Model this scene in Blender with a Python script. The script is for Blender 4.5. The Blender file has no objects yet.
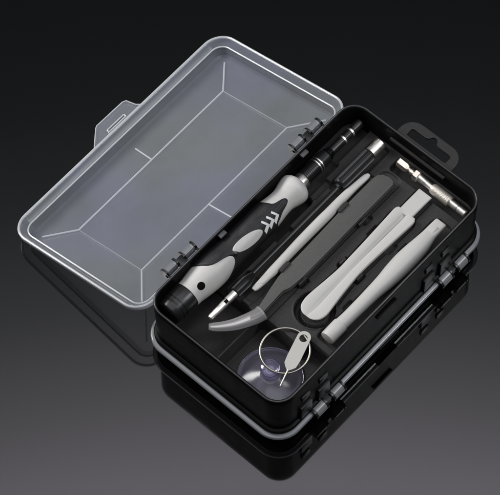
import bpy, bmesh, math, random
import numpy as np
from mathutils import Matrix, Vector
random.seed(4)
S = 0.001                                   # everything below is written in millimetres
scene = bpy.context.scene
col = scene.collection
PI = math.pi

# ------------------------------------------------------------------ camera
cam = bpy.data.cameras.new('camera'); cam_o = bpy.data.objects.new('camera', cam); col.objects.link(cam_o)
cam.sensor_fit = 'HORIZONTAL'; cam.sensor_width = 36.0; cam.lens = 2818.755 / 500 * 36
cam.clip_start = 0.05; cam.clip_end = 50
R2 = (0.74549, 0.6663, -0.01698); U2 = (-0.5822, 0.66338, 0.47007); BK = (0.32447, -0.34055, 0.88246)
CL = (531.744 * S, -471.716 * S, 1442.461 * S)
cam_o.matrix_world = Matrix(((R2[0], U2[0], BK[0], CL[0]), (R2[1], U2[1], BK[1], CL[1]), (R2[2], U2[2], BK[2], CL[2]), (0, 0, 0, 1)))
scene.camera = cam_o

# ------------------------------------------------------------------ studio surroundings: dark room with a soft overhead glow
world = bpy.data.worlds.new('World'); scene.world = world; world.use_nodes = True
wn = world.node_tree; wn.nodes.clear()
tc = wn.nodes.new('ShaderNodeTexCoord')
dot = wn.nodes.new('ShaderNodeVectorMath'); dot.operation = 'DOT_PRODUCT'
ax = Vector((0.0, 0.0, 1.0)); dot.inputs[1].default_value = ax
ramp = wn.nodes.new('ShaderNodeValToRGB'); pass
cr = ramp.color_ramp
cr.interpolation = 'LINEAR'
GL = [(0.0, .045), (0.80, .10), (0.836, .115), (0.8555, .18), (0.873, .33), (0.89, .68), (0.906, 1.44), (0.92, 2.55), (0.945, 2.1), (0.965, 1.2), (1.0, 0.9)]
for i, (p, v) in enumerate(GL):
    e = cr.elements[0] if i == 0 else (cr.elements[len(cr.elements) - 1] if i == len(GL) - 1 else cr.elements.new(p))
    e.position = p; w_ = min(1, v / 2.0) if p < 0.93 else 0.2; v /= 2.6
    e.color = (v * (.93 + .09 * w_), v * (1.0 - .045 * w_), v * (1.04 + .02 * w_), 1)
bg = wn.nodes.new('ShaderNodeBackground'); bg.inputs['Strength'].default_value = 2.6
wo = wn.nodes.new('ShaderNodeOutputWorld')
L = wn.links.new
L(tc.outputs['Generated'], dot.inputs[0]); L(dot.outputs['Value'], ramp.inputs['Fac'])
L(ramp.outputs['Color'], bg.inputs['Color']); L(bg.outputs['Background'], wo.inputs['Surface'])

def area(name, loc, target, size, power, color=(1, 1, 1), sizey=None):
    l = bpy.data.lights.new(name, 'AREA'); l.energy = power; l.color = color; l.size = size * S
    if sizey: l.shape = 'RECTANGLE'; l.size_y = sizey * S
    o = bpy.data.objects.new(name, l); col.objects.link(o)
    o.location = Vector(loc) * S
    o.rotation_euler = (Vector(target) * S - o.location).to_track_quat('-Z', 'Y').to_euler()
    return o
area('softbox_key', (-860, -150, 640), (40, 90, 30), 380, 10.5, (1, 0.985, 0.96), 480)
area('added_highlight_light', (560, 440, 760), (40, 90, 30), 200, 2.6, (0.96, 0.98, 1.0), 260)  # added unseen lamp, gives the chrome parts their highlight strips

scene.view_settings.view_transform = 'Standard'
scene.view_settings.look = 'None'
scene.view_settings.exposure = 0.0
scene.view_settings.gamma = 1.0

# ------------------------------------------------------------------ materials
def mat(name, color, rough=0.5, metal=0.0, noise=0.0, nscale=900, bump=0.0, bscale=2500, spec=0.5, var=0.0, wave=None, coat=0.0, ior=1.5, aniso=None):
    m = bpy.data.materials.new(name); m.use_nodes = True
    nt = m.node_tree; b = nt.nodes['Principled BSDF']; LK = nt.links.new
    b.inputs['Base Color'].default_value = (*color, 1)
    b.inputs['Roughness'].default_value = rough; b.inputs['Metallic'].default_value = metal
    b.inputs['Specular IOR Level'].default_value = spec; b.inputs['IOR'].default_value = ior
    b.inputs['Coat Weight'].default_value = coat
    tcn = nt.nodes.new('ShaderNodeTexCoord')
    if var > 0:
        n = nt.nodes.new('ShaderNodeTexNoise'); n.inputs['Scale'].default_value = nscale; n.inputs['Detail'].default_value = 4
        LK(tcn.outputs['Object'], n.inputs['Vector'])
        r = nt.nodes.new('ShaderNodeMapRange'); r.inputs['From Min'].default_value = 0.3; r.inputs['From Max'].default_value = 0.7
        r.inputs['To Min'].default_value = 1 - var; r.inputs['To Max'].default_value = 1 + var
        LK(n.outputs['Fac'], r.inputs['Value'])
        mx = nt.nodes.new('ShaderNodeVectorMath'); mx.operation = 'SCALE'; mx.inputs[0].default_value = color
        LK(r.outputs['Result'], mx.inputs['Scale']); LK(mx.outputs['Vector'], b.inputs['Base Color'])
    if noise > 0:
        n3 = nt.nodes.new('ShaderNodeTexNoise'); n3.inputs['Scale'].default_value = nscale * .4; n3.inputs['Detail'].default_value = 5
        LK(tcn.outputs['Object'], n3.inputs['Vector'])
        r3 = nt.nodes.new('ShaderNodeMapRange'); r3.inputs['From Min'].default_value = 0.3; r3.inputs['From Max'].default_value = 0.7
        r3.inputs['To Min'].default_value = max(0.02, rough - noise); r3.inputs['To Max'].default_value = rough + noise
        LK(n3.outputs['Fac'], r3.inputs['Value']); LK(r3.outputs['Result'], b.inputs['Roughness'])
    prev = None
    if bump > 0:
        n2 = nt.nodes.new('ShaderNodeTexNoise'); n2.inputs['Scale'].default_value = bscale; n2.inputs['Detail'].default_value = 3
        LK(tcn.outputs['Object'], n2.inputs['Vector'])
        bp = nt.nodes.new('ShaderNodeBump'); bp.inputs['Strength'].default_value = bump; bp.inputs['Distance'].default_value = 0.0002
        LK(n2.outputs['Fac'], bp.inputs['Height']); LK(bp.outputs['Normal'], b.inputs['Normal']); prev = bp
    if wave:
        w = nt.nodes.new('ShaderNodeTexWave'); w.wave_type = 'BANDS'; w.bands_direction = wave[0]
        w.inputs['Scale'].default_value = wave[1]; w.inputs['Distortion'].default_value = wave[3] if len(wave) > 3 else 0
        LK(tcn.outputs['Object'], w.inputs['Vector'])
        bp = nt.nodes.new('ShaderNodeBump'); bp.inputs['Strength'].default_value = wave[2]; bp.inputs['Distance'].default_value = 0.0004
        LK(w.outputs['Fac'], bp.inputs['Height'])
        if prev: LK(prev.outputs['Normal'], bp.inputs['Normal'])
        LK(bp.outputs['Normal'], b.inputs['Normal'])
    return m

def frosted(name, color, fac, rough=0.35, tint=(1, 1, 1), transl=0.35, spec=0.5, var=0.0, gloss=0.0, grough=0.12, color2=None):
    """milky see-through plastic: part clear, part diffuse and translucent, with a soft gloss"""
    m = bpy.data.materials.new(name); m.use_nodes = True
    nt = m.node_tree; nt.nodes.clear(); LK = nt.links.new
    out = nt.nodes.new('ShaderNodeOutputMaterial')
    tr = nt.nodes.new('ShaderNodeBsdfTransparent'); tr.inputs['Color'].default_value = (*tint, 1)
    p = nt.nodes.new('ShaderNodeBsdfPrincipled'); p.inputs['Base Color'].default_value = (*color, 1)
    p.inputs['Roughness'].default_value = rough; p.inputs['Specular IOR Level'].default_value = spec
    tl = nt.nodes.new('ShaderNodeBsdfTranslucent'); tl.inputs['Color'].default_value = (*color, 1)
    a = nt.nodes.new('ShaderNodeMixShader'); a.inputs[0].default_value = transl
    LK(p.outputs[0], a.inputs[1]); LK(tl.outputs[0], a.inputs[2])
    b = nt.nodes.new('ShaderNodeMixShader'); b.inputs[0].default_value = fac
    LK(tr.outputs[0], b.inputs[1]); LK(a.outputs[0], b.inputs[2]); LK(b.outputs[0], out.inputs[0])
    if gloss > 0:
        fr = nt.nodes.new('ShaderNodeFresnel'); fr.inputs['IOR'].default_value = 1.5
        mu = nt.nodes.new('ShaderNodeMath'); mu.operation = 'MULTIPLY'; mu.inputs[1].default_value = gloss; LK(fr.outputs[0], mu.inputs[0])
        gl = nt.nodes.new('ShaderNodeBsdfGlossy'); gl.inputs['Roughness'].default_value = grough
        c = nt.nodes.new('ShaderNodeMixShader'); LK(mu.outputs[0], c.inputs[0]); LK(b.outputs[0], c.inputs[1]); LK(gl.outputs[0], c.inputs[2]); LK(c.outputs[0], out.inputs[0])
    tcn = nt.nodes.new('ShaderNodeTexCoord')
    if var > 0:
        n = nt.nodes.new('ShaderNodeTexNoise'); n.inputs['Scale'].default_value = 28; n.inputs['Detail'].default_value = 6; n.inputs['Roughness'].default_value = .6
        LK(tcn.outputs['Object'], n.inputs['Vector'])
        r = nt.nodes.new('ShaderNodeMapRange'); r.inputs['From Min'].default_value = 0.3; r.inputs['From Max'].default_value = 0.7
        r.inputs['To Min'].default_value = fac - var; r.inputs['To Max'].default_value = fac + var
        LK(n.outputs['Fac'], r.inputs['Value']); LK(r.outputs['Result'], b.inputs[0])
    if color2:
        nc = nt.nodes.new('ShaderNodeTexNoise'); nc.inputs['Scale'].default_value = 14; nc.inputs['Detail'].default_value = 3
        LK(tcn.outputs['Object'], nc.inputs['Vector'])
        rc = nt.nodes.new('ShaderNodeMapRange'); rc.inputs['From Min'].default_value = 0.38; rc.inputs['From Max'].default_value = 0.62; LK(nc.outputs['Fac'], rc.inputs['Value'])
        mc = nt.nodes.new('ShaderNodeMix'); mc.data_type = 'RGBA'; mc.inputs[6].default_value = (*color, 1); mc.inputs[7].default_value = (*color2, 1)
        LK(rc.outputs[0], mc.inputs[0]); LK(mc.outputs[2], p.inputs['Base Color']); LK(mc.outputs[2], tl.inputs['Color'])
    n2 = nt.nodes.new('ShaderNodeTexNoise'); n2.inputs['Scale'].default_value = 1500
    LK(tcn.outputs['Object'], n2.inputs['Vector'])
    bp = nt.nodes.new('ShaderNodeBump'); bp.inputs['Strength'].default_value = 0.12; bp.inputs['Distance'].default_value = 0.0001
    LK(n2.outputs['Fac'], bp.inputs['Height']); LK(bp.outputs['Normal'], p.inputs['Normal'])
    return m

M = {}
M['table'] = mat('black_acrylic', (0.0012, 0.0012, 0.0013), rough=0.045, noise=0.02, nscale=60, spec=0.5, ior=1.55)
M['black'] = mat('black_moulded_plastic', (0.0045, 0.0045, 0.0048), rough=0.32, noise=0.05, nscale=300, bump=0.2, bscale=3500, spec=0.07, var=0.12)
M['deck'] = mat('black_matt_tray_plastic', (0.026, 0.0245, 0.0235), rough=0.62, bump=0.5, bscale=4200, spec=0.35, var=0.2)
M['rubber'] = mat('black_grip_rubber', (0.011, 0.011, 0.0125), rough=0.5, bump=0.2, bscale=3000, spec=0.45, wave=('DIAGONAL', 820, 0.22, 0.3), var=.15)
M['pale'] = mat('pale_grey_plastic', (0.575, 0.562, 0.54), rough=0.42, bump=0.18, bscale=2600, var=0.03, nscale=500)
M['mark'] = mat('white_print', (0.8, 0.8, 0.79), rough=0.4)
M['white'] = mat('off_white_nylon', (0.53, 0.52, 0.50), rough=0.42, bump=0.3, bscale=3600, var=0.02, nscale=2600)
M['chrome'] = mat('bright_plated_steel', (0.90, 0.87, 0.82), rough=0.36, metal=1.0, noise=0.08, bump=0.08)
M['steel'] = mat('warm_nickel_steel', (0.84, 0.78, 0.69), rough=0.38, metal=1.0, noise=0.08, bump=0.12)
M['knurl'] = mat('knurled_steel', (0.62, 0.58, 0.52), rough=0.42, metal=0.85, bump=0.9, bscale=2600)
M['ringm'] = mat('ring_steel', (0.50, 0.48, 0.42), rough=0.42, metal=1.0)
M['pin'] = mat('brushed_tag_steel', (0.52, 0.505, 0.47), rough=0.5, metal=0.4, bump=0.15, bscale=3000)
M['tweezer'] = mat('dark_coated_steel', (0.085, 0.083, 0.080), rough=0.5, metal=0.25, bump=0.5, bscale=4500, var=0.15, nscale=2500)
M['dark'] = mat('black_satin_plastic', (0.012, 0.012, 0.0125), rough=0.32, spec=0.5, bump=0.1)
M['rim'] = mat('highlit_black_rim', (0.034, 0.034, 0.035), rough=0.3, spec=0.6, bump=0.15, var=.2)  # lighter base colour stands in for light caught on the rim
M['tongue'] = mat('grey_tongue_plastic', (0.07, 0.072, 0.076), rough=0.4)
M['recess_shade'] = mat('painted_recess_shade', (0.003, 0.003, 0.003), rough=0.8, spec=0.1)  # near black colour standing in for shade inside small openings
M['lid'] = frosted('frosted_lid_plastic', (0.68, 0.72, 0.745), 0.19, rough=0.33, var=0.03, gloss=0.3, grough=0.16, color2=(0.61, 0.65, 0.79))  # bluish second tone puts reflected tint into the lid colour
M['lid_edge'] = frosted('thick_frosted_edge', (0.92, 0.94, 0.97), 0.6, rough=0.35, gloss=.8)
M['crease'] = frosted('crease_highlight', (0.82, 0.85, 0.89), 0.5, rough=0.4, gloss=.3, grough=.3)  # whiter plastic paints the light caught on crease edges
M['base_lid'] = frosted('frosted_base_lid', (0.60, 0.62, 0.66), 0.5, rough=0.35, gloss=.8)
M['base_wall'] = frosted('frosted_base_wall', (0.50, 0.54, 0.62), 0.05, rough=0.3)
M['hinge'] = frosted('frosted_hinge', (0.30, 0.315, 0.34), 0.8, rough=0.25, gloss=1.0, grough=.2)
M['hinge_lit'] = frosted('frosted_hinge_lit', (0.42, 0.43, 0.44), 0.85, rough=0.3, gloss=1.0, grough=.25)  # lit copy of the hinge plastic, brighter face put into the colour
M['sleeve'] = frosted('clear_sleeve_vinyl', (0.60, 0.59, 0.60), 0.42, rough=0.22, gloss=.8)
M['cup'] = frosted('violet_clear_vinyl', (0.56, 0.53, 0.66), 0.12, rough=0.16, tint=(0.95, 0.94, 1.0), transl=0.3, gloss=1.1, grough=.2)
M['cup_nub'] = frosted('violet_vinyl_thick', (0.48, 0.44, 0.66), 0.22, rough=0.08, tint=(0.9, 0.88, 1.0), gloss=1.5, grough=.1)

# ------------------------------------------------------------------ helpers
def link(name, bm, m, parent=None, smooth=True, angle=38):
    me = bpy.data.meshes.new(name)
    bmesh.ops.remove_doubles(bm, verts=bm.verts, dist=1e-4)
    bmesh.ops.recalc_face_normals(bm, faces=bm.faces)
    for v in bm.verts: v.co *= S
    for f in bm.faces: f.smooth = smooth
    if smooth:
        for e in bm.edges:
            if len(e.link_faces) == 2 and e.calc_face_angle(0) > math.radians(angle): e.smooth = False
    bm.to_mesh(me); bm.free()
    me.materials.append(m)
    o = bpy.data.objects.new(name, me); col.objects.link(o)
    if parent: o.parent = parent
    return o
def thing(name, label, cat, loc=(0, 0, 0), group=None):
    o = bpy.data.objects.new(name, None); col.objects.link(o); o.empty_display_size = 0.01
    o['label'] = label; o['category'] = cat
    if group: o['group'] = group
    return o
def rings(bm, rr, close=False, cap0=True, cap1=True):
    """join a list of equally long vertex loops into a skin"""
    vs = [[bm.verts.new(p) for p in r] for r in rr]
    n = len(vs[0])
    pairs = list(zip(vs, vs[1:])) + ([(vs[-1], vs[0])] if close else [])
    for a, b in pairs:
        for i in range(n):
            j = (i + 1) % n
            try: bm.faces.new((a[i], a[j], b[j], b[i]))
            except ValueError: pass
    if not close:
        if cap0: bm.faces.new(vs[0][::-1])
        if cap1: bm.faces.new(vs[-1])
    return vs
def lathe_y(bm, cx, cz, prof, n=40, ph=0):
    """solid of revolution about a line along y: prof = [(y, r) or (y, r, cx)]"""
    rr = []
    for p in prof:
        c = p[2] if len(p) > 2 else cx
        rr.append([(c + p[1] * math.cos(2 * PI * (i + ph) / n), p[0], cz + p[1] * math.sin(2 * PI * (i + ph) / n)) for i in range(n)])
    rings(bm, rr)
def lathe_x(bm, cyf, cz, prof, n=36, ph=0):
    rr = []
    for x, r in prof:
        c = cyf(x)
        rr.append([(x, c + r * math.cos(2 * PI * (i + ph) / n), cz + r * math.sin(2 * PI * (i + ph) / n)) for i in range(n)])
    rings(bm, rr)
def lathe_z(bm, cx, cy, prof, n=64):
    rings(bm, [[(cx + r * math.cos(2 * PI * i / n), cy + r * math.sin(2 * PI * i / n), z) for i in range(n)] for r, z in prof])
def fine(prof, k=6):
    """smooth (Catmull-Rom) resample of a profile"""
    out = []
    P = [prof[0]] + list(prof) + [prof[-1]]
    for i in range(1, len(P) - 2):
        for j in range(k):
            t = j / k
            out.append(tuple(0.5 * (2 * P[i][a] + (P[i + 1][a] - P[i - 1][a]) * t + (2 * P[i - 1][a] - 5 * P[i][a] + 4 * P[i + 1][a] - P[i + 2][a]) * t * t
                       + (3 * P[i][a] - P[i - 1][a] - 3 * P[i + 1][a] + P[i + 2][a]) * t ** 3) for a in range(len(P[i]))))
    out.append(tuple(prof[-1]))
    return out
def rrect(x0, y0, x1, y1, R, z, n=14):
    pts = []
    for cx, cy, a0 in ((x1 - R, y0 + R, -90), (x1 - R, y1 - R, 0), (x0 + R, y1 - R, 90), (x0 + R, y0 + R, 180)):
        for i in range(n + 1):
            a = math.radians(a0 + 90 * i / n)
            pts.append((cx + R * math.cos(a), cy + R * math.sin(a), z))
    return pts
def box(bm, x0, y0, z0, x1, y1, z1, bev=0.0):
    r = bmesh.ops.create_cube(bm, size=1)
    for v in r['verts']:
        v.co = Vector(((x0 + x1) / 2 + v.co.x * (x1 - x0), (y0 + y1) / 2 + v.co.y * (y1 - y0), (z0 + z1) / 2 + v.co.z * (z1 - z0)))
    if bev:
        es = list({e for v in r['verts'] for e in v.link_edges})
        bmesh.ops.bevel(bm, geom=es, offset=bev, segments=2, profile=0.6, affect='EDGES')
def extrude_outline(bm, pts, z0, z1, bev=0.0, holes=()):
    vs = [bm.verts.new((p[0], p[1], z0)) for p in pts]
    f = bm.faces.new(vs)
    if f.normal.z > 0: f.normal_flip()
    r = bmesh.ops.extrude_face_region(bm, geom=[f])
    nv = [g for g in r['geom'] if isinstance(g, bmesh.types.BMVert)]
    for v in nv: v.co.z = z1
    if bev:
        top = [e for e in bm.edges if e.verts[0] in nv and e.verts[1] in nv and len([q for q in e.link_faces]) == 2 and any(abs(q.normal.z) < .5 or True for q in e.link_faces)]
        top = [e for e in top if not all(abs(v.co.z - z1) < 1e-6 for q in e.link_faces for v in q.verts)]
        bmesh.ops.bevel(bm, geom=top, offset=bev, segments=3, profile=0.5, affect='EDGES')
def tube(bm, path, rad, n=14, closed=False, flat=1.0):
    P = [Vector(p) for p in path]; rr = []
    for i, p in enumerate(P):
        a = P[i - 1] if (i or closed) else P[0]; b = P[(i + 1) % len(P)] if (closed or i < len(P) - 1) else P[-1]
        t = (b - a).normalized(); s = t.cross(Vector((0, 0, 1)))
        s = s.normalized() if s.length > 1e-3 else Vector((1, 0, 0)); w = s.cross(t)
        r = rad[i] if isinstance(rad, (list, tuple)) else rad
        rr.append([p + s * r * math.cos(2 * PI * k / n) + w * r * flat * math.sin(2 * PI * k / n) for k in range(n)])
    rings(bm, rr, close=closed)
def loft_y(bm, secs, zc, n=32, power=2.0):
    """body along y: secs = [(y, xleft, xright, half height, squareness)]"""
    rr = []
    for y, xl, xr, h, q in secs:
        c = (xl + xr) / 2; w = (xr - xl) / 2; ring = []
        for i in range(n):
            a = 2 * PI * i / n; ca, sa = math.cos(a), math.sin(a)
            e = 2.0 / q
            ring.append((c + w * math.copysign(abs(ca) ** e, ca), y, zc + h * math.copysign(abs(sa) ** e, sa)))
        rr.append(ring)
    rings(bm, rr)

# ------------------------------------------------------------------ setting: the table sheet
bm = bmesh.new()
box(bm, -2500, -2500, -12, 2500, 2500, 0)
table = link('table_surface', bm, M['table'], smooth=False)
table['kind'] = 'structure'; table['label'] = 'glossy black acrylic surface mirroring the tool case'

# ================================================================== the case
case = thing('tool_case', 'open black plastic tool case with frosted lid lying on the glossy black surface', 'tool case')
W, LEN = 100.0, 176.0
# outer shell: walls, rim, floor
bm = bmesh.new()
R = 12.0
prof = [(3, 2.0), (1.2, 3.5), (0.9, 12), (0.9, 14.2), (-0.9, 14.6), (-1.3, 15.0), (-1.3, 16.6), (-0.9, 17.0), (0.7, 17.4), (0.45, 26), (0.1, 48), (0.0, 52.7), (0.15, 53.2), (0.5, 53.5),
        (1.5, 53.5), (1.8, 53.25), (1.95, 52.7), (2.5, 30), (2.6, 20)]
rings(bm, [rrect(i, i, W - i, LEN - i, max(R - i, 1), z) for i, z in prof])
tray = link('case_wall', bm, M['black'], case, angle=50)

bm = bmesh.new(); tube(bm, rrect(.75, .75, W - .75, LEN - .75, R - .75, 53.3), .62, 10, True); link('rim_bead', bm, M['rim'], tray)  # bead added to carry the painted rim highlight

# tool tray: one height field with recesses for every tool
def sd_box(X, Y, x0, y0, x1, y1, r=1.5):
    qx = np.abs(X - (x0 + x1) / 2) - (x1 - x0) / 2 + r; qy = np.abs(Y - (y0 + y1) / 2) - (y1 - y0) / 2 + r
    return np.hypot(np.maximum(qx, 0), np.maximum(qy, 0)) + np.minimum(np.maximum(qx, qy), 0) - r
def sd_cap(X, Y, x0, y0, x1, y1, ra, rb):
    dx, dy = x1 - x0, y1 - y0; t = np.clip(((X - x0) * dx + (Y - y0) * dy) / (dx * dx + dy * dy), 0, 1)
    return np.hypot(X - x0 - t * dx, Y - y0 - t * dy) - (ra + (rb - ra) * t)
g = 0.45
xs = np.arange(1.2, 98.8 + g, g); ys = np.arange(1.2, 174.8 + g, g)
X, Y = np.meshgrid(xs, ys)
Z = np.full_like(X, 36.0)
def cut(sd, z, w=0.7):
    global Z
    t = np.clip(0.5 - sd / w, 0, 1); t = t * t * (3 - 2 * t)
    Z = np.minimum(Z, Z * (1 - t) + z * t)
def lift(sd, z, w=0.7):
    global Z
    t = np.clip(0.5 - sd / w, 0, 1); t = t * t * (3 - 2 * t)
    Z = Z * (1 - t) + np.maximum(z, Z) * t
cut(sd_box(X, Y, -3, -3, 46.6, 42.8, 2), 21)                 # open pocket below the cap and tweezer tip
cut(sd_box(X, Y, 48.2, -3, 103, 43.2, 3), 21)                # pocket with the suction cup
cut(sd_box(X, Y, 78, 40, 103, 49.3, 2), 21)
cut(sd_box(X, Y, -3, 5, 21.8, 119, 5), 24, 1.0)              # screwdriver bed
cut(sd_box(X, Y, 3.0, 110, 17.0, 146, 3), 30)
cut(sd_box(X, Y, 5.2, 140, 15.5, 174.5, 2), 31.5)
cut(sd_box(X, Y, 2.0, 118, 22, 133, 2), 33)
cut(sd_box(X, Y, 21.6, 130, 33, 171.5, 2), 32)               # flexible shaft bed
cut(sd_box(X, Y, 25.4, 36, 30.6, 135, 1.5), 33)
cut(sd_box(X, Y, 23.0, 36, 33.0, 60, 2), 32)
cut(sd_box(X, Y, 20.5, 84, 27, 96, 1.5), 31)
cut(sd_box(X, Y, 31.2, 46, 39.6, 152, 2), 34.2)              # thin spudger bed
cut(sd_box(X, Y, 38.6, 40, 52.2, 160.5, 5), 34.6)            # tweezer bed
cut(sd_cap(X, Y, 68.2, 66.5, 67.4, 95, 8.9, 6.6), 33.4)      # flat pry tool bed
cut(sd_cap(X, Y, 67.4, 95, 67.5, 140, 6.6, 8.2), 33.6)
cut(sd_box(X, Y, 61.4, 140, 73.2, 165, 1.5), 33.8)
rg = np.hypot(X - 68.2, Y - 65.5)
cut(np.abs(rg - 10.3) - 1.5, 30)
cut(np.maximum(rg - 11.5, -(rg - 8.0)), 32.5)
lift(np.abs(rg - 12.1) - 0.45, 36.8)
cut(sd_box(X, Y, 79.6, 54, 95.2, 70, 2), 32.5)               # round pen bed
cut(sd_box(X, Y, 81.0, 66, 94.0, 156, 4), 32.5)
cut(sd_box(X, Y, 40.5, 161.8, 96.3, 172.2, 2), 31)           # adapter bed
for cx_, cy_ in ((60.8, 98.5), (73.6, 96.5), (60.2, 125), (74.6, 123)):
    cut(sd_box(X, Y, cx_ - 1.9, cy_ - 4, cx_ + 1.9, cy_ + 4, 1), 33)
for cx_, cy_ in ((52.2, 74), (52.6, 128), (80.3, 80), (80.6, 128), (95.4, 96)):
    cut(sd_box(X, Y, cx_ - 1.6, cy_ - 3.5, cx_ + 1.6, cy_ + 3.5, 1), 32.5)
lift(np.abs(X - 47.4) - 0.55 + 100 * (Y > 42.8), 33.5)       # thin divider between the two pockets
# keep the sheet inside the rounded walls
ii, rad = 1.2, R - 1.2
cxs = np.clip(X, ii + rad, W - ii - rad); cys = np.clip(Y, ii + rad, LEN - ii - rad)
dx, dy = X - cxs, Y - cys; dd = np.hypot(dx, dy); k = np.where(dd > rad, rad / np.maximum(dd, 1e-6), 1.0)
Xc = cxs + dx * k; Yc = cys + dy * k
ny, nx = X.shape
co = np.stack([Xc, Yc, Z], -1).reshape(-1, 3) * S
idx = np.arange(ny * nx).reshape(ny, nx)
fc = np.stack([idx[:-1, :-1], idx[:-1, 1:], idx[1:, 1:], idx[1:, :-1]], -1).reshape(-1, 4)
me = bpy.data.meshes.new('tool_tray'); me.from_pydata(co.tolist(), [], fc.tolist())
me.polygons.foreach_set('use_smooth', [True] * len(me.polygons)); me.materials.append(M['deck'])
deck = bpy.data.objects.new('tool_tray', me); col.objects.link(deck); deck.parent = case

# clips that hold the tools
def clip(cx_, cy_, sx=3.0, sy=7.5, top=41.0, rot=0):
    bm = bmesh.new(); box(bm, cx_ - sx / 2, cy_ - sy / 2, 33, cx_ + sx / 2, cy_ + sy / 2, top, 0.7)
    link('tool_clip', bm, M['deck'], case)
for a in ((38.6, 123.5), (39.0, 73.0)): clip(*a, 2.6, 8.0, 41.2)
for a in ((51.9, 73.5), (52.2, 124.5)): clip(*a, 1.6, 6.5, 39.0)
for a in ((73.9, 97.0), (60.0, 98.5)): clip(*a, 1.8, 5.0, 38.2)

# base lid (closed, under the case): flange strip and shallow walls
bm = bmesh.new()
rings(bm, [rrect(-e, -e, W + e, LEN + e, R + e, z) for e, z in ((0.8, 13.9), (2.9, 13.9), (3.3, 13.5), (3.3, 11.6), (2.7, 11.4), (0.6, 11.4))], close=True)
base_fl = link('base_lid', bm, M['base_lid'], case, angle=50)
bm = bmesh.new()
rings(bm, [rrect(-e, -e, W + e, LEN + e, R + e, z) for e, z in ((0.55, 11.3), (-0.6, 4.0), (-2.6, 1.2), (-5, 0.25))], cap0=False)
link('base_lid_wall', bm, M['base_wall'], base_fl, angle=50)

# open lid, turned 195 degrees back about its hinge so its far edge rests low over the surface
T = 0.2629; OX, OZ = -2.0, 39.4
eu = Vector((-math.cos(T), 0, -math.sin(T))); en = Vector((-math.sin(T), 0, math.cos(T))); OO = Vector((OX, 0, OZ))
def LP(u, y, d): return OO + eu * u + Vector((0, y, 0)) - en * d
U0, U1, Y0, Y1 = 0.0, 109.3, -2.5, 178.5
def lring(i, d, rc=None):
    Rr = max((13.0 if rc is None else rc) - (i if rc is None else 0), 0.6)
    return [LP(p[0], p[1], d) for p in rrect(U0 + i, Y0 + i, U1 - i, Y1 - i, Rr, 0)]
FL = (30.0, 25.5, 82.5, 150.5)      # flat centre panel of the lid
def floor_ring(x0, y0, x1, y1, d, Rr=0.6): return [LP(p[0], p[1], d) for p in rrect(x0, y0, x1, y1, Rr, 0)]
bm = bmesh.new()
inner = [lring(0.0, 2.6), lring(0.0, 0.5), lring(0.5, 0.0), lring(1.5, 0.1), lring(3.0, 1.4), lring(4.2, 2.6), lring(4.8, 3.2), lring(5.3, 4.0), lring(6.8, 9.0), lring(8.2, 10.2),
         floor_ring(12.5, 8.5, 97, 167.5, 10.8, 3.0), floor_ring(*FL, 12.0)]
outer = [floor_ring(*FL, 13.0), floor_ring(12.2, 8.2, 97.3, 167.8, 11.9, 3.0), lring(7.4, 11.2), lring(6.0, 10.0), lring(4.2, 4.2), lring(1.4, 3.6), lring(0.9, 2.7)]
vs = rings(bm, inner, cap0=False)
vo = [[bm.verts.new(p) for p in r] for r in outer]
n = len(vo[0]); bm.faces.new(vo[0][::-1])
for a, b in list(zip(vo, vo[1:])) + [(vo[-1], vs[0])]:
    for i in range(n):
        j = (i + 1) % n; bm.faces.new((a[i], a[j], b[j], b[i]))
lid = link('lid', bm, M['lid'], case, angle=24)
# rim tubes of the lid, then ribs whitened as creases catching light
def lrib(bm, pts, r=0.45, closed=False): tube(bm, [LP(*p) for p in pts], r, 8, closed)
bm = bmesh.new()
tube(bm, lring(0.6, 0.4), 0.8, 8, True)
link('lid_rim', bm, M['lid_edge'], lid)
bm = bmesh.new()
tube(bm, lring(5.4, 3.5), 0.5, 8, True)
link('inner_rim', bm, M['lid_edge'], lid)
x0, y0, x1, y1 = FL
bm = bmesh.new()
tube(bm, [LP(a, b, 11.9) for a, b in ((x0, y0), (x1, y0), (x1, y1), (x0, y1))], 0.58, 8, True)
for a, b in (((x0, y0), (13.2, 9)), ((x1, y0), (96.5, 9)), ((x1, y1), (96.5, 167)), ((x0, y1), (13.2, 167))):
    lrib(bm, [(*a, 11.9), (*b, 10.7)], 0.56)
lrib(bm, [(x1, 88, 11.9), (96, 88, 10.7)], 0.52); lrib(bm, [(x0, 82.5, 11.9), (11, 82.5, 10.7)], 0.52)
link('crease_highlight_rib', bm, M['crease'], lid)
# latch tab with slot
bm = bmesh.new()
ring_o = [(108.6, 69.2), (110.6, 71.2), (119.4, 81.2), (120.3, 82.8), (120.0, 104.6), (118.9, 106.8), (111.6, 108.0), (108.6, 110.0)]
ring_i = [(110.6, 84.0), (110.8, 83.8), (112.2, 83.8), (112.5, 84.1), (112.5, 98.0), (112.2, 98.3), (110.8, 98.3), (110.6, 98.0)]
rr = []
for pts, d in ((ring_o, 1.7), (ring_o, 0.3), (ring_i, 0.3), (ring_i, 1.7)): rr.append([LP(a, b, d) for a, b in pts])
vq = rings(bm, rr, close=True)
tab = link('latch_tab', bm, M['lid'], lid, smooth=False)
bm = bmesh.new(); tube(bm, [LP(a, b, 0.3) for a, b in ring_o], 0.4, 8); 
link('tab_edge', bm, M['lid_edge'], tab)
bm = bmesh.new(); tube(bm, [LP(a, b, 0.3) for a, b in ring_i], 0.42, 8, True)
link('slot_edge', bm, M['lid_edge'], tab)

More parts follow.
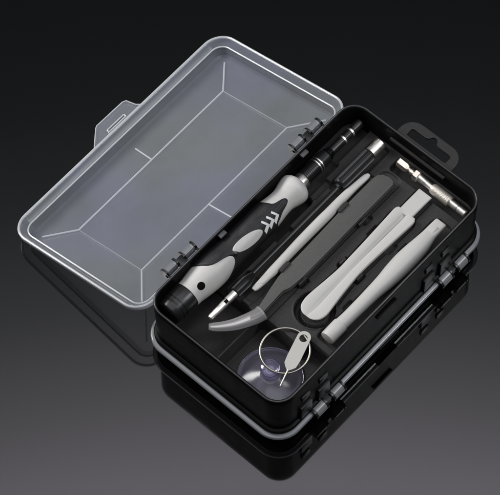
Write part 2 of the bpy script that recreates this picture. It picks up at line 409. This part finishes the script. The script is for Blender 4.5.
# hinge barrels
def barrel(yc, cx_, cz_, m, side):
    bm = bmesh.new()
    r = 3.1 if side < 0 else 3.8; h = 3.9
    lathe_y(bm, cx_, cz_, [(yc - h, r - .5), (yc - h + .5, r), (yc + h - .5, r), (yc + h, r - .5)], 24)
    hb = link('hinge_barrel', bm, m, case)
    bm = bmesh.new()
    for s in (-1, 1):
        lathe_y(bm, cx_, cz_, [(yc + s * (h + .05), r + .15), (yc + s * (h + 1.2), r + .15)], 20)
    box(bm, cx_ if side > 0 else cx_ - 0.5, yc - 3.2, cz_ - 3.4, cx_ + 0.5 if side > 0 else cx_, yc + 3.2, cz_ - 2.3)
    # arm running back to the wall
    wx = 0.4 if side < 0 else W - 0.4
    a, b = sorted((wx, cx_ - side * 1.0))
    for s in (-1, 1): box(bm, a, yc + s * (h + .6) - .6, cz_ - 1.5, b, yc + s * (h + .6) + .6, cz_ + 1.2, 0.2)
    link('hinge_knuckle', bm, M['dark'], hb)
for yc in (36.9, 145.2):
    bm = bmesh.new(); box(bm, 99.4, yc - 3.1, 10.6, 104.4, yc + 3.1, 14.9, .6); box(bm, 99.4, yc - 12.6, 12.4, 101.6, yc + 12.6, 16.2, .5)
    link('hinge_mount', bm, M['dark'], case)
for yc in (36.2, 143.6):
    bm = bmesh.new(); box(bm, -8.6, yc - 2.4, 41.5, 0.4, yc + 2.4, 44.6, .5); link('hinge_mount', bm, M['dark'], case)
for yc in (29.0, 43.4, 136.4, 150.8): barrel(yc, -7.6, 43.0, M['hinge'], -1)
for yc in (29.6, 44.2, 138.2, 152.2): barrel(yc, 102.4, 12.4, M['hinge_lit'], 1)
# mating studs and catch ridge on the outer wall
for yc in (21.2, 35.9, 126.4, 140.6):
    bm = bmesh.new(); box(bm, 99.4, yc - 3.3, 36.0, 100.9, yc + 3.3, 41.5, .6); box(bm, 99.2, yc - 4.6, 17.2, 101.4, yc + 4.6, 30, .6)
    link('hinge_stud', bm, M['dark'], case)
bm = bmesh.new(); box(bm, 99.7, 80.5, 44.6, 101.5, 97.0, 46.2, 0.4); link('latch_catch', bm, M['black'], case)
bm = bmesh.new(); box(bm, 99.6, 80.5, 9.5, 104.0, 97.0, 11.3, 0.4); link('latch_tab', bm, M['black'], case)
# little grey tongues on the inside of the hinge wall
for yc in (61.0, 130.5):
    bm = bmesh.new(); box(bm, 0.6, yc - 2.6, 50.6, 4.6, yc + 2.6, 52.4, 0.5); link('snap_tongue', bm, M['tongue'], case)

# hang tab with euro slot
bm = bmesh.new()
def arcp(cx_, cy_, r, a0, a1, k=8): return [(cx_ + r * math.cos(math.radians(a0 + (a1 - a0) * i / k)), cy_ + r * math.sin(math.radians(a0 + (a1 - a0) * i / k))) for i in range(k + 1)]
def resample(pts, m):
    P = [Vector((*p, 0)) for p in pts]; P.append(P[0]); d = [0]
    for a, b in zip(P, P[1:]): d.append(d[-1] + (b - a).length)
    out = []
    for q in range(m):
        t = d[-1] * q / m; i = max(j for j in range(len(d) - 1) if d[j] <= t)
        f = (t - d[i]) / max(d[i + 1] - d[i], 1e-9); v = P[i].lerp(P[i + 1], f); out.append((v.x, v.y))
    return out
oo = [(71.6, 172.5), (71.6, 182)] + arcp(62.6, 182.6, 9.0, 0, 90) + arcp(40.2, 182.6, 9.0, 90, 180) + [(31.2, 182), (31.2, 172.5)]
hh = [(65.8, 180.6)] + arcp(64.4, 184.8, 1.6, 0, 90, 4) + [(56.2, 186.4), (54.4, 187.0)] + arcp(51.4, 187.2, 2.7, 0, 180, 8) + [(48.4, 187.0), (46.6, 186.4)] + arcp(38.4, 184.8, 1.6, 90, 180, 4) + [(37.0, 180.6)]
def ang_sort(pts, c, m=120):
    # cast rays from c so that inner and outer loops pair up
    out = []
    for q in range(m):
        a = 2 * PI * q / m; dx_, dy_ = math.cos(a), math.sin(a); best = None
        for (ax_, ay_), (bx_, by_) in zip(pts, pts[1:] + pts[:1]):
            ex, ey = bx_ - ax_, by_ - ay_; det = dx_ * -ey + dy_ * ex
            if abs(det) < 1e-9: continue
            t = ((ax_ - c[0]) * -ey + (ay_ - c[1]) * ex) / det; s = (dx_ * (ay_ - c[1]) - dy_ * (ax_ - c[0])) / det
            if t > 0 and -1e-6 <= s <= 1 + 1e-6 and (best is None or t > best): best = t
        out.append((c[0] + dx_ * best, c[1] + dy_ * best))
    return out
ctr = (51.4, 182.6)
o1 = ang_sort(oo, ctr, 160); h1 = ang_sort(hh, ctr, 160)
rings(bm, [[(a, b, z) for a, b in q] for q, z in ((o1, 45.0), (o1, 46.5), (h1, 46.5), (h1, 45.0))], close=True)
link('hang_tab', bm, M['deck'], case, smooth=False)  # lighter plastic than the wall paints in light on its flat top

# ================================================================== big ratchet screwdriver
sd = thing('screwdriver', 'chunky pale grey and black gripped precision screwdriver beside the lid hinge', 'screwdriver')
CX, CZ = 10.4, 41.6
hp = fine([(23.6, 8.2), (27, 8.3), (31, 8.9), (36, 9.6), (41, 10.0), (47, 9.9), (54, 9.3), (62, 8.9), (74, 8.9), (84, 8.9), (92, 8.6), (99, 7.7), (104, 7.5), (108.5, 8.6), (112, 9.4), (114.5, 9.3), (116.6, 8.0), (118.2, 5.6)], 5)
hy = np.array([p[0] for p in hp]); hr = np.array([p[1] for p in hp])
def rad_at(y): return float(np.interp(y, hy, hr))
bm = bmesh.new(); lathe_y(bm, CX, CZ, hp, 56); link('handle', bm, M['pale'], sd, angle=60)
bm = bmesh.new(); lathe_y(bm, CX - .3, CZ, [(7.0, 6.6), (7.6, 7.6), (8.4, 8.0), (11.8, 8.15), (12.0, 7.9), (12.5, 7.9), (12.7, 8.2), (14.4, 8.25), (14.6, 8.0), (15.0, 8.0), (15.2, 8.35), (22.6, 8.7), (23.4, 8.5), (23.6, 8.0)], 56)
link('end_cap', bm, M['dark'], sd, angle=35)
def SP(th, y, off):
    r = rad_at(y) + off; a = math.radians(th); return (CX + r * math.sin(a), y, CZ + r * math.cos(a))
b0k = np.array([[-180, 38], [-110, 36], [-70, 35.5], [-35, 37], [-10, 39.5], [2, 41.3], [10, 43.8], [15.5, 47], [20, 50.8], [28, 54.2], [40, 55.6], [54, 55], [70, 52.8], [90, 48.5], [130, 42], [180, 38]], float)
b1k = np.array([[-180, 93], [-80, 93], [-40, 92.5], [-10, 94], [1, 95.0], [7, 97.0], [12, 100.4], [19, 102.6], [30, 103.4], [41, 102.6], [48, 100.2], [54, 96.5], [64, 93.5], [75, 90.5], [100, 90], [180, 92]], float)
b0k = np.array(fine([tuple(p) for p in b0k], 6)); b1k = np.array(fine([tuple(p) for p in b1k], 6))
bm = bmesh.new(); nt_, ns_ = 180, 60; grid = []
for i in range(nt_):
    th = -180 + 360 * i / nt_; a = float(np.interp(th, b0k[:, 0], b0k[:, 1])); b = float(np.interp(th, b1k[:, 0], b1k[:, 1])); row = []
    row.append(SP(th, a, -0.6))
    for j in range(ns_ + 1):
        f = j / ns_; y = a + (b - a) * f; edge = min(f, 1 - f) * (b - a); row.append(SP(th, y, 0.5 * min(1, (edge / 0.7)) ** .5))
    row.append(SP(th, b, -0.6)); grid.append(row)
vg = [[bm.verts.new(p) for p in r] for r in grid]
for i in range(nt_):
    a, b = vg[i], vg[(i + 1) % nt_]
    for j in range(len(a) - 1): bm.faces.new((a[j], b[j], b[j + 1], a[j + 1]))
grip = link('rubber_grip', bm, M['rubber'], sd, angle=60)
# pale oval window and three chevrons moulded into the grip
def patch(name, fn, nu, nv, m, parent):
    bm = bmesh.new(); v = [[bm.verts.new(fn(i / nu, j / nv)) for j in range(nv + 1)] for i in range(nu + 1)]
    for i in range(nu):
        for j in range(nv):
            try: bm.faces.new((v[i][j], v[i + 1][j], v[i + 1][j + 1], v[i][j + 1]))
            except ValueError: pass
    return link(name, bm, m, parent, angle=70)
def oval(u, v):
    a = 2 * PI * u; k = v; lx = math.cos(a) * 23.0 * k; ly = math.sin(a) * 11.2 * k
    th = 36 + lx + ly * 0.9; y = 68.2 + ly
    return SP(th, y, 0.95 if k < 0.93 else (0.8 if k < .99 else 0.1))
patch('oval_inlay', oval, 48, 14, M['pale'], grip)
th_of = lambda x: math.degrees(math.asin(max(-1, min(1, (x - CX) / 9.2))))
def chev(ax_, ay_, bx_, by_, cx_, cy_):
    A, B, C = Vector((ax_, ay_)), Vector((bx_, by_)), Vector((cx_, cy_)); w = 1.25
    bm = bmesh.new()
    dA = (A - B).normalized(); dC = (C - B).normalized()
    pA = Vector((-dA.y, dA.x)); pC = Vector((-dC.y, dC.x))
    if pA.dot(C - B) < 0: pA = -pA
    if pC.dot(A - B) < 0: pC = -pC
    mi = (dA + dC).normalized(); inn = B + mi * (w / max(0.3, math.sin(dA.angle(dC) / 2)))
    outer_p = [A.lerp(B, i / 6) for i in range(7)] + [B.lerp(C, i / 6) for i in range(1, 7)]
    inn_p = [(A + pA * w).lerp(inn, i / 6) for i in range(7)] + [inn.lerp(C + pC * w, i / 6) for i in range(1, 7)]
    def mp(p, off): return SP(th_of(p.x), p.y, off)
    rows = [[mp(p, 0.1) for p in outer_p], [mp(p, 0.8) for p in outer_p], [mp(p, 0.8) for p in inn_p], [mp(p, 0.1) for p in inn_p]]
    v = [[bm.verts.new(p) for p in r] for r in rows]
    for i in range(3):
        for j in range(12): bm.faces.new((v[i][j], v[i][j + 1], v[i + 1][j + 1], v[i + 1][j]))
    link('chevron_mark', bm, M['mark'], grip, smooth=False)
for q in range(3):
    d = -4.15 * q
    chev(13.4 , 90.6 + d, 17.3, 93.0 + d, 18.9, 88.4 + d)
# lanyard hole in the handle: a flat dark disc stands in for its shade
bm = bmesh.new()
def hole(rr_, off): return [SP(33 + math.degrees(rr_ * math.cos(2 * PI * i / 24) / 9.0), 30.0 + rr_ * math.sin(2 * PI * i / 24), off) for i in range(24)]
rings(bm, [hole(2.8, -0.1), hole(2.7, 0.14), hole(2.4, 0.12), hole(2.3, -0.2)], cap0=False, cap1=False)
link('hole_rim', bm, M['pale'], sd)
patch('lanyard_hole_shade', lambda u, v: SP(33 + math.degrees(2.5 * v * math.cos(2 * PI * u) / 9.0), 30.0 + 2.5 * v * math.sin(2 * PI * u), 0.07), 24, 6, M['recess_shade'], sd)
patch('grip_vent', lambda u, v: SP(38 + 15 * v * math.cos(2 * PI * u), 58.2 + 1.9 * v * math.sin(2 * PI * u) + 0.9 * math.cos(2 * PI * u) * v, 1.15 - .5 * v * v), 24, 6, M['dark'], grip)
bm = bmesh.new(); lathe_y(bm, 10.0, CZ - .6, [(117.0, 4.9), (121.9, 4.9), (122.4, 4.7), (122.5, 3.8)], 40); link('ferrule', bm, M['chrome'], sd, angle=30)
bm = bmesh.new(); pr = [(122.5, 4.4)]
y = 122.8
while y < 132.4:
    pr += [(y, 4.45), (y + .25, 4.75), (y + .65, 4.75), (y + .9, 4.45)]; y += 1.2
pr += [(133.2, 4.6), (136.8, 4.6), (137.0, 4.75), (142.2, 4.3), (143.0, 3.6)]
lathe_y(bm, 9.6, CZ - .6, pr, 40); link('chuck', bm, M['dark'], sd, angle=30)
for y in (133.6, 135.5):
    bm = bmesh.new(); lathe_y(bm, 9.6, CZ - .6, [(y - .45, 4.7), (y - .3, 4.95), (y + .3, 4.95), (y + .45, 4.7)], 40); link('chuck_ring', bm, M['chrome'], sd)
bm = bmesh.new(); lathe_y(bm, 9.6, CZ - .6, [(142.9, 3.5), (143.3, 3.9), (144.0, 3.9), (144.4, 3.2), (146.2, 3.1), (146.4, 2.8)], 36)
link('chuck_collar', bm, M['black'], sd, angle=30)
bm = bmesh.new(); lathe_y(bm, 9.8, CZ - .6, [(146.0, 2.3), (146.6, 2.8), (155.9, 2.9), (156.1, 2.6), (165, 2.6), (165.1, 2.85), (171.6, 3.0), (172.2, 2.6)], 36); link('extension_bit', bm, M['dark'], sd, angle=30)
for y in (156.7, 163.4):
    bm = bmesh.new(); lathe_y(bm, 9.8, CZ - .6, [(y - .8, 2.8), (y - .6, 3.1), (y + .6, 3.1), (y + .8, 2.8)], 36); link('bit_ring', bm, M['chrome'], sd)

# ================================================================== flexible shaft driver
fs = thing('extension_shaft', 'slim black shaft driver with ribbed grips and bright metal ends beside the chunky screwdriver', 'extension shaft')
bm = bmesh.new()
N = 144; rr = []
for y, r in [(131, 1.6), (132.5, 1.8), (133.2, 3.4), (134.2, 3.9), (138, 4.15), (159.4, 4.3), (160.4, 3.9)]:
    rr.append([(27.2 + (r - (0.26 if (i % 4 < 2 and 133 < y < 160) else 0)) * math.cos(2 * PI * i / N), y, 39.8 + (r - (0.26 if (i % 4 < 2 and 133 < y < 160) else 0)) * math.sin(2 * PI * i / N)) for i in range(N)])
rings(bm, rr); link('ribbed_grip', bm, M['dark'], fs, angle=20)
bm = bmesh.new(); lathe_y(bm, 27.2, 39.8, [(160.2, 3.4), (160.5, 3.7), (169.6, 3.7), (170.2, 3.2), (170.0, 2.0), (168.5, 1.6)], 36); link('metal_end', bm, M['chrome'], fs, angle=30)
bm = bmesh.new(); lathe_y(bm, 28.3, 39.6, [(56.5, 1.15), (131.5, 1.25, 27.9)], 20); link('shaft', bm, M['dark'], fs)
bm = bmesh.new(); rr = []
for y, r in [(42.4, 2.5), (43.0, 3.3), (52.0, 3.5), (54.0, 2.9), (56.0, 2.2), (58.5, 1.5)]:
    rr.append([(28.7 + (r - (0.26 if i % 4 < 2 else 0)) * math.cos(2 * PI * i / N), y, 39.6 + (r - (0.26 if i % 4 < 2 else 0)) * math.sin(2 * PI * i / N)) for i in range(N)])
rings(bm, rr); link('ribbed_grip', bm, M['dark'], fs, angle=20)
bm = bmesh.new(); lathe_y(bm, 28.9, 39.6, [(42.6, 2.3), (36.0, 2.3), (35.8, 2.0), (34.8, 2.0), (34.6, 2.25), (30, 2.1), (22.6, 1.9), (21.6, 1.6), (21.5, 0.8), (24, 0.7)], 32); bit = link('metal_tip', bm, M['chrome'], fs, angle=30)
bm = bmesh.new(); box(bm, 28.4, 33.6, 41.3, 30.4, 35.8, 42.0, 0.2); link('tip_notch_shade', bm, M['recess_shade'], bit)  # dark block on the surface, painted shade of a notch

# ================================================================== thin spudger
ts = thing('spudger', 'thinnest pale plastic pry stick lying between the black shaft and the dark tweezers', 'pry stick')
bm = bmesh.new()
sec = fine([(51.2, 33.6, 36.2, .6, 2.4), (53.0, 33.3, 37.0, 1.0, 2.6), (58, 33.1, 37.5, 1.3, 2.8), (63, 32.8, 37.7, 1.5, 2.6), (67, 32.5, 38.1, 2.2, 2.2), (77, 32.2, 37.7, 2.8, 2.0), (92, 31.6, 37.6, 2.9, 2), (108, 31.4, 37.7, 2.9, 2),
            (116, 31.5, 37.7, 2.8, 2), (124, 31.5, 37.0, 2.4, 2), (131, 31.7, 36.8, 1.9, 2.4), (139, 32.3, 36.7, 1.5, 2.6), (145, 32.8, 36.9, 1.1, 2.6), (148.4, 33.3, 36.8, .8, 2.4), (150.2, 34.3, 36.2, .4, 2)], 4)
loft_y(bm, sec, 38.9, 32); link('spudger_body', bm, M['white'], ts, angle=50)
bm = bmesh.new(); loft_y(bm, fine([(56.0, 34.4, 36.0, .2, 2.2), (58, 33.9, 37.0, .45, 2.2), (63, 33.8, 37.0, .5, 2.2), (66, 34.6, 36.4, .2, 2.2)], 4), 40.0, 24); link('thumb_pad', bm, M['white'], ts)

# ================================================================== tweezers
tw = thing('tweezers', 'flat dark grey bent tweezers with a clear sleeve over the tip', 'tweezers')
outl = [(38.9, 120), (38.9, 149.0), (39.6, 152.2), (41.6, 154.6), (45.5, 155.9), (48.9, 155.4), (50.4, 153.4), (50.4, 128), (50.8, 97.6), (50.8, 76), (50.4, 69.4), (50.0, 66.0), (49.4, 63.8), (48.6, 62.0), (48.2, 60.4), (48.3, 57), (48.6, 50), (48.9, 41.5), (46.2, 36.0),
        (44.2, 38.0), (44.7, 44.2), (43.6, 50), (41.9, 58), (40.4, 66), (39.9, 72), (40.0, 82), (39.6, 100)]
for z0, z1 in ((36.2, 37.6), (38.6, 40.2)):
    bm = bmesh.new(); extrude_outline(bm, outl, z0, z1, 0.22); link('arm', bm, M['tweezer'], tw, angle=30)
bm = bmesh.new(); tube(bm, fine([(46.8, 42, 38.6), (44.6, 35, 38.8), (41.0, 28.0, 38.9), (36.2, 21.8, 38.9), (32.4, 18.2, 38.8)], 6), [2.4 - 1.7 * i / 24 for i in range(25)], 12, flat=.6); link('tip', bm, M['chrome'], tw)
bm = bmesh.new()
cl = fine([(48.3, 43.6, 39.2), (47.3, 39.4, 39.2), (44.8, 33.8, 39.2), (41.2, 27.4, 39.1), (36.6, 21.9, 39.0), (33.4, 18.9, 39.0), (31.8, 17.5, 39.0)], 5)
wd = [p[0] for p in fine([(4.5,), (4.4,), (4.0,), (3.5,), (2.9,), (2.5,), (1.9,)], 5)]
tube(bm, cl, wd, 28, flat=.72); slv = link('tip_sleeve', bm, M['sleeve'], tw, angle=60)
bm = bmesh.new(); tube(bm, cl[:3], [4.75, 4.75, 4.7], 28, flat=.74); link('sleeve_collar', bm, M['sleeve'], slv, angle=60)

# ================================================================== flat pry tool
fp = thing('pry_tool', 'flat wide pale plastic pry tool with a grooved centre and squared blade', 'pry tool')
bm = bmesh.new(); rr = []
secs = fine([(58.4, 65.6, 70.6, 0.9, .0), (59.3, 63.4, 72.8, 1.1, .2), (61.4, 61.4, 74.8, 1.3, .5), (64.5, 60.4, 75.8, 1.5, .9), (68, 60.1, 76.0, 1.6, 1.1), (74, 60.5, 75.2, 1.8, 1.1), (82, 61.3, 74.2, 2.0, 1.0), (93, 62.1, 73.2, 2.1, .8), (102, 61.9, 72.9, 2.1, .9),
             (112, 61.7, 73.2, 2.1, 1.1), (124, 61.3, 73.8, 2.1, 1.4), (136, 60.8, 74.5, 2.0, 1.5), (141.5, 60.6, 74.8, 1.9, 1.4), (143.8, 60.8, 74.6, 1.7, 1.0), (145.2, 61.6, 73.8, 1.2, .3)], 4)
for y, xl, xr, h, gv in secs:
    c = (xl + xr) / 2; w = (xr - xl) / 2; zt = 39.6; ring = []
    for f, dz in ((-1, -.35), (-.97, -.05), (-.9, 0.05), (-.55, 0.05), (-.2, -.7 * gv), (-.06, -1.7 * gv), (0.02, -1.85 * gv), (.1, -.75 * gv), (.26, -.1 * gv), (.6, 0.05), (.9, 0.05), (.97, -.05), (1, -.35)):
        ring.append((c + w * f, y, zt + dz - (2.1 - h) * .35))
    for f in (1, .9, -.9, -1): ring.append((c + w * f, y, zt - h * 1.35 - (0 if abs(f) < .95 else -.3)))
    rr.append(ring)
rings(bm, rr); link('pry_handle', bm, M['white'], fp, angle=50)
bm = bmesh.new()
rings(bm, [[(62.5, y, za), (63.0, y, zb), (71.4, y, zb), (71.9, y, za), (71.4, y, zc_), (63.0, y, zc_)] for y, za, zb, zc_ in ((143.5, 38.2, 39.1, 36.7), (156, 38.0, 38.8, 37.0), (161.4, 37.8, 38.3, 37.3), (162.4, 37.7, 37.95, 37.5))])
link('blade', bm, M['white'], fp, smooth=False)

# ================================================================== round pry pen
rp = thing('pry_pen', 'round bodied pale plastic pry pen nearest the outer long wall', 'pry pen')
bm = bmesh.new()
sec = [(67.0, 82.0, 89.9, 4.0, 2), (68.2, 82.1, 90.0, 4.0, 2), (74, 82.4, 90.2, 3.9, 2), (84, 82.4, 90.6, 4.1, 2), (94, 82.2, 91.1, 4.4, 2), (103, 81.9, 92.2, 5.1, 2), (111, 81.2, 92.9, 5.8, 2), (119, 80.9, 93.2, 6.1, 2), (127, 81.2, 93.1, 5.9, 2), (134, 81.9, 92.6, 5.1, 2.1), (140, 82.4, 91.3, 3.7, 2.4),
       (143, 82.6, 90.6, 2.9, 3), (148, 82.7, 90.3, 2.2, 4), (152.2, 82.8, 90.1, 1.5, 4), (153.4, 83.1, 89.8, .8, 4)]
loft_y(bm, fine(sec, 4), 39.2, 40); link('pen_body', bm, M['white'], rp, angle=50)
bm = bmesh.new(); lathe_y(bm, 86.0, 39.2, [(55.2, 3.6), (55.4, 4.2), (56.0, 4.5), (66.2, 4.55), (66.9, 4.4), (67.2, 3.6)], 40); link('pen_cap', bm, M['white'], rp, angle=30)
bm = bmesh.new(); box(bm, 84.6, 143.0, 40.0, 88.2, 148.6, 42.2, .8); link('tip_pad', bm, M['white'], rp)

# ================================================================== nickel adapter
ad = thing('bit_adapter', 'small nickel steel adapter with knurled sleeve lying across the far short end', 'adapter')
cyf = lambda x: 167.4 - (x - 42.7) * 0.028; AZ = 40.0
bm = bmesh.new(); lathe_x(bm, cyf, AZ, [(42.6, 2.2), (43.2, 3.0), (49.0, 3.0), (50.4, 2.0)], 6, .2); link('hex_end', bm, M['steel'], ad, smooth=False)
bm = bmesh.new(); lathe_x(bm, cyf, AZ, [(50.2, 1.5), (51.6, 1.3), (52.4, 1.9), (53.4, 1.9), (54.0, 1.4), (55.0, 1.5)], 24); link('neck', bm, M['steel'], ad)
bm = bmesh.new(); lathe_x(bm, cyf, AZ, [(54.8, 2.9), (55.4, 3.6), (58.2, 3.6), (58.8, 2.9)], 6, .2); link('hex_nut', bm, M['steel'], ad, smooth=False)
bm = bmesh.new(); lathe_x(bm, cyf, AZ, fine([(58.6, 2.7), (60.2, 2.5), (62.5, 2.1), (65, 2.1), (69, 2.3)], 3), 32); link('shank', bm, M['chrome'], ad)
bm = bmesh.new(); lathe_x(bm, cyf, AZ, [(68.2, 2.6), (69.2, 3.2), (70.6, 3.3), (81.6, 3.3), (82.2, 2.9)], 40); link('knurled_sleeve', bm, M['knurl'], ad, angle=30)
bm = bmesh.new(); lathe_x(bm, cyf, AZ, [(82.0, 2.35), (87.5, 2.35), (87.7, 2.15), (88.3, 2.15), (88.5, 2.35), (93.4, 2.35), (94.0, 2.0)], 36); link('stem', bm, M['chrome'], ad, angle=30)

# ================================================================== suction cup
sc_ = thing('suction_cup', 'clear violet suction cup in the corner compartment under the key ring', 'suction cup')
scx, scy, fz = 72.6, 22.6, 21.2
bm = bmesh.new()
lathe_z(bm, scx, scy, [(0.5, fz + 4.2), (5, fz + 4.0), (10, fz + 2.8), (15, fz + 1.2), (18.3, fz + 0.2), (18.9, fz + 0.6), (15.2, fz + 2.0), (10.2, fz + 3.8), (6.6, fz + 5.6), (5.2, fz + 6.4)], 72)
cupd = link('cup_disc', bm, M['cup'], sc_, angle=60)
bm = bmesh.new(); tube(bm, [(scx + 18.6 * math.cos(2 * PI * i / 72), scy + 18.6 * math.sin(2 * PI * i / 72), fz + .6) for i in range(72)], .3, 8, True); link('cup_edge', bm, M['cup_nub'], cupd)
bm = bmesh.new(); lathe_z(bm, scx, scy, [(5.0, fz + 6.2), (4.2, fz + 7.2), (3.8, fz + 9), (4.6, fz + 11.0), (5.6, fz + 12.4), (5.6, fz + 13.6), (4.8, fz + 14.6), (1.5, fz + 15.0)], 48)
link('cup_nub', bm, M['cup_nub'], sc_, angle=60)

# ================================================================== ring and eject pin
ringc = Vector((72.9, 35.0, 37.6))
bm = bmesh.new()
pts = []
for i in range(96):
    a = 2 * PI * i / 96; pts.append((ringc.x + 13.9 * math.cos(a), ringc.y + 13.9 * math.sin(a), ringc.z + 0.04 * 13.9 * math.sin(a + .6)))
tube(bm, pts, 0.62, 12, True)
kr = link('key_ring', bm, M['ringm'])
kr['label'] = 'thin round steel ring threaded through the eject pin over the suction cup'; kr['category'] = 'ring'
ep = thing('eject_pin', 'flat steel card tray eject pin with an eyelet lying inside the ring', 'eject pin')
bm = bmesh.new()
A = Vector((76.0, 47.2)); B = Vector((82.0, 28.0)); dv = (B - A).normalized(); pv = Vector((-dv.y, dv.x)); zt = 38.5
def TP(s, t): q = A + dv * s + pv * t; return (q.x, q.y)
wdt = 4.0
body = [TP(22.2, -.5), TP(20.8, -1.6), TP(18.8, -3.4), TP(17.2, -wdt), TP(2, -wdt + .1)] + [TP(-0.2 + 3.9 * math.sin(a) * -1, -3.9 * math.cos(a)) for a in [PI * i / 14 for i in range(1, 14)]] + [TP(2, wdt - .1), TP(17.2, wdt), TP(18.8, 3.4), TP(20.8, 1.6), TP(22.2, .5)]
# eyelet: the plate is split into an annulus round the hole and the blade below it
hc = TP(0.4, 0); n_ = 64
outer_l = ang_sort(body, (hc[0], hc[1]), n_); inner_l = [(hc[0] + 2.35 * math.cos(2 * PI * i / n_), hc[1] + 2.35 * math.sin(2 * PI * i / n_)) for i in range(n_)]
rings(bm, [[(a, b, z) for a, b in q] for q, z in ((outer_l, zt), (outer_l, zt + .8), (inner_l, zt + .8), (inner_l, zt))], close=True)
link('tag_plate', bm, M['pin'], ep, smooth=False)
bm = bmesh.new(); a0, b0_ = TP(21.4, 0), TP(31.6, -.2)
tube(bm, [(a0[0], a0[1], zt + .4), (b0_[0], b0_[1], zt - 1.2)], [.6, .42], 10); link('pin_wire', bm, M['ringm'], ep)
